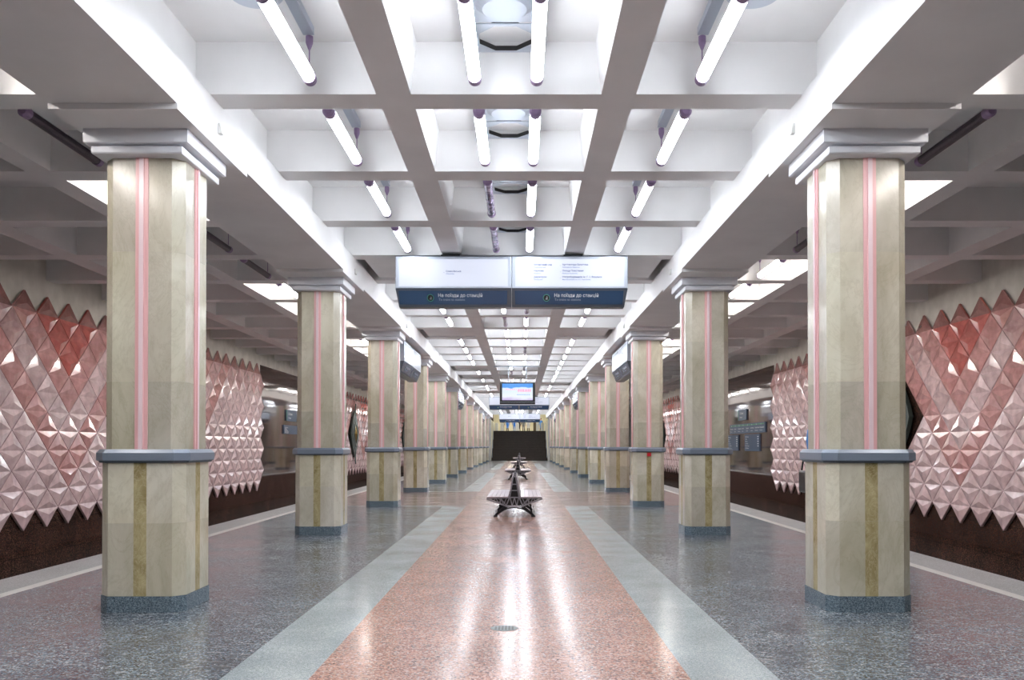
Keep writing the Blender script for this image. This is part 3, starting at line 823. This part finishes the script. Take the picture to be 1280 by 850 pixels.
# ------------------------------------------------------------------ people
def capsule_body(name, parent, edges, verts, radii, mat_fn, mats):
    me = bpy.data.meshes.new(name); me.from_pydata(verts, edges, []); me.update()
    o = bpy.data.objects.new(name, me); C.objects.link(o)
    sk = o.modifiers.new('s', 'SKIN'); sk.use_smooth_shade = True
    for i, r in enumerate(radii):
        sv = me.skin_vertices[0].data[i]; sv.radius = r if isinstance(r, tuple) else (r, r); sv.use_root = (i == 0)
    sd = o.modifiers.new('d', 'SUBSURF'); sd.levels = 2; sd.render_levels = 2
    dg = bpy.context.evaluated_depsgraph_get(); m2 = bpy.data.meshes.new_from_object(o.evaluated_get(dg))
    bpy.data.objects.remove(o)
    for m in mats: m2.materials.append(m)
    for p in m2.polygons: p.material_index = mat_fn(p.center); p.use_smooth = True
    o = bpy.data.objects.new(name, m2); C.objects.link(o); o.parent = parent; reg(parent, o)
    return o
M_skin = mat('skin', 'c49478', .5); M_hair = mat('dark_hair', '2a1e18', .6)
def person(loc, rz, label, top, legs, hgt=1.75, arm_bend=0, step=.1, fingers=False, hood=False, bag=None, group=None, coat=.93):
    k = hgt/1.75
    t = thing('person', label, 'person', loc, rz, group)
    V = []; E = []; Rr = []
    def add(p, r, par=None):
        V.append((p[0]*k, p[1]*k, p[2]*k)); Rr.append(r if isinstance(r, tuple) else (r, r)); i = len(V)-1
        if par is not None: E.append((par, i))
        return i
    pel = add((0,0,.95), (.15,.115)); w = add((0,.005,1.12), (.135,.10), pel); ch = add((0,0,1.30), (.165,.115), w)
    nk0 = add((0,.0,1.44), (.10,.085), ch); nk = add((0,-.005,1.50), (.052,.055), nk0); hd = add((0,-.015,1.58), (.070,.082), nk)
    h2 = add((0,-.015,1.66), (.075,.09), hd); add((0,-.01,1.715), (.055,.065), h2)
    no = add((0,-.105,1.60), (.012,.012), hd)
    for s in (-1, 1):
        hp = add((s*.085,0,.88), .085, pel); kn = add((s*.095,-step*s*.5-.01,.50), .058, hp); an = add((s*.10,step*s*.3,.09), .04, kn)
        he = add((s*.10,step*s*.3-.02,.045), .042, an); add((s*.115,step*s*.3-.17,.035), (.035,.03), he)
        sh = add((s*.18,.0,1.405), .062, ch); el = add((s*.235,.03,1.13), .045, sh); wr = add((s*.235,-.06-arm_bend,.90+arm_bend*.6), .03, el)
        pm = add((s*.235,-.085-arm_bend,.84+arm_bend*.6), (.022,.038), wr)
        if fingers:
            for f in range(4):
                y = -.115-arm_bend+f*.02; a = add((s*.237,y,.79+arm_bend*.6), .010, pm); add((s*.225,y,.74+.006*abs(f-1.5)+arm_bend*.6), .008, a)
            a = add((s*.222,-.13-arm_bend,.84+arm_bend*.6), .011, pm); add((s*.215,-.145-arm_bend,.80+arm_bend*.6), .009, a)
        else: add((s*.232,-.095-arm_bend,.76+arm_bend*.6), (.016,.03), pm)
    def mf(c):
        z = c.z/k
        if z > 1.475: return 0
        if abs(c.x)/k > .18 and z < .895+arm_bend*.6 and z > .6: return 0
        if z > coat or (abs(c.x)/k > .18 and z > .7): return 1
        if z < .085: return 3
        return 2
    body = capsule_body('body', t, E, V, Rr, mf, [M_skin, top, legs, M_black])
    # hair
    hb = MB(); n = 14
    rings = []
    for a in range(0, 7):
        z = 1.755-a*.026; rr = math.sin(min(1, (a+.6)/4.5)*PI/2)*.098
        rings.append([(math.cos(2*PI*q/n)*rr*k*.86, (math.sin(2*PI*q/n)*rr+.012 if a < 4 else max(math.sin(2*PI*q/n)*rr+.012, -.02))*k, z*k) for q in range(n)])
    hb.loft(rings[::-1]); hair = part(hb, 'hood' if hood else 'hair', top if hood else M_hair, t, smooth=True)
    if hood:
        q = MB(); rings = []
        for a in range(8):
            z = 1.46+a*.032; rr = .118-.004*abs(a-3.5)
            rings.append([(math.cos(2*PI*q_/n)*rr*k*.9, max(math.sin(2*PI*q_/n)*rr+.02, -.035)*k, z*k) for q_ in range(n)])
        q.loft(rings); part(q, 'hood_back', top, t, smooth=True)
    if bag:
        bg = thing('shoulder_bag', bag, 'bag', (loc[0]-.155, loc[1]+.0, loc[2]+1.02))
        q = MB(); q.box(-.03,.03,-.14,.14,0,.24); part(q, 'pouch', M_black, bg, bevel=.02)
        q = MB(); 
        for s in (-1, 1): q.tube((.0, s*.12, .22), (.01, s*.04, .46), .009, 8)
        part(q, 'strap', M_black, bg)
    return t
navy = mat('navy_cloth', '1d2430', .8); blue = mat('blue_cloth', '3f7ac0', .7); bright = mat('bright_blue_cloth', '2f78d8', .7)
blackc = mat('black_cloth', '15151a', .8); greyc = mat('grey_cloth', '6a6c70', .8); whitec = mat('pale_cloth', 'b8bcc8', .8)
person((3.375, 9.72, 0), PI/2, 'person in a blue hooded top almost hidden behind the first right pillar', blue, navy, 1.77, fingers=True, hood=True, bag='black shoulder bag hanging behind the hooded person at the first right pillar')
PG = 'people on the landing above the stairs'
fx = lambda x, d: (x-651)*d/1120+CAM_X
for x, top, lg, hh, dy, lb in ((628.5, blackc, blackc, 1.75, 1.5, 'person in black at the far left of the people above the stairs'),
        (634.5, bright, navy, 1.7, 1.2, 'person in a bright blue jacket beside the one in black above the stairs'),
        (643.0, bright, blue, 1.72, 1.6, 'person in a bright blue jacket and blue trousers above the middle of the stairs'),
        (649.2, blackc, navy, 1.7, 1.3, 'person in a black jacket and navy trousers above the middle of the stairs'),
        (654.5, greyc, blackc, 1.6, 2.2, 'shorter person in grey above the stairs, right of the middle'),
        (660.5, whitec, blackc, 1.75, 1.4, 'person in a pale top above the stairs, right of the middle'),
        (676.0, blue, navy, 1.75, 1.8, 'person in a blue jacket above the right end of the stairs')):
    dy += 8
    person((fx(x, YT+dy), YT+dy, ZT), random.uniform(-.6, .6), lb, top, lg, hh, group=PG, coat=.5)

# ------------------------------------------------------------------ camera, world, render look
cd = bpy.data.cameras.new('camera'); co = bpy.data.objects.new('camera', cd); C.objects.link(co)
F = 1120; TH = math.radians(.6)
cd.sensor_width = 36; cd.lens = F/1280*36
cd.shift_x = -11/1280; cd.shift_y = (132.7-F*math.tan(TH))/1280
co.location = (CAM_X, 0, EYE); co.rotation_euler = (PI/2+TH, 0, 0)
cd.clip_end = 300; cd.clip_start = .05
bpy.context.scene.camera = co
w = bpy.data.worlds.new('w'); bpy.context.scene.world = w; w.use_nodes = True
w.node_tree.nodes['Background'].inputs[0].default_value = (.5, .55, .6, 1); w.node_tree.nodes['Background'].inputs[1].default_value = .3
sc = bpy.context.scene
sc.view_settings.view_transform = 'Standard'; sc.view_settings.look = 'None'; sc.view_settings.gamma = 1
sc.view_settings.use_curve_mapping = False; sc.view_settings.exposure = .74
sc.cycles.max_bounces = 10; sc.cycles.diffuse_bounces = 6; sc.cycles.glossy_bounces = 4
sc.cycles.use_denoising = True
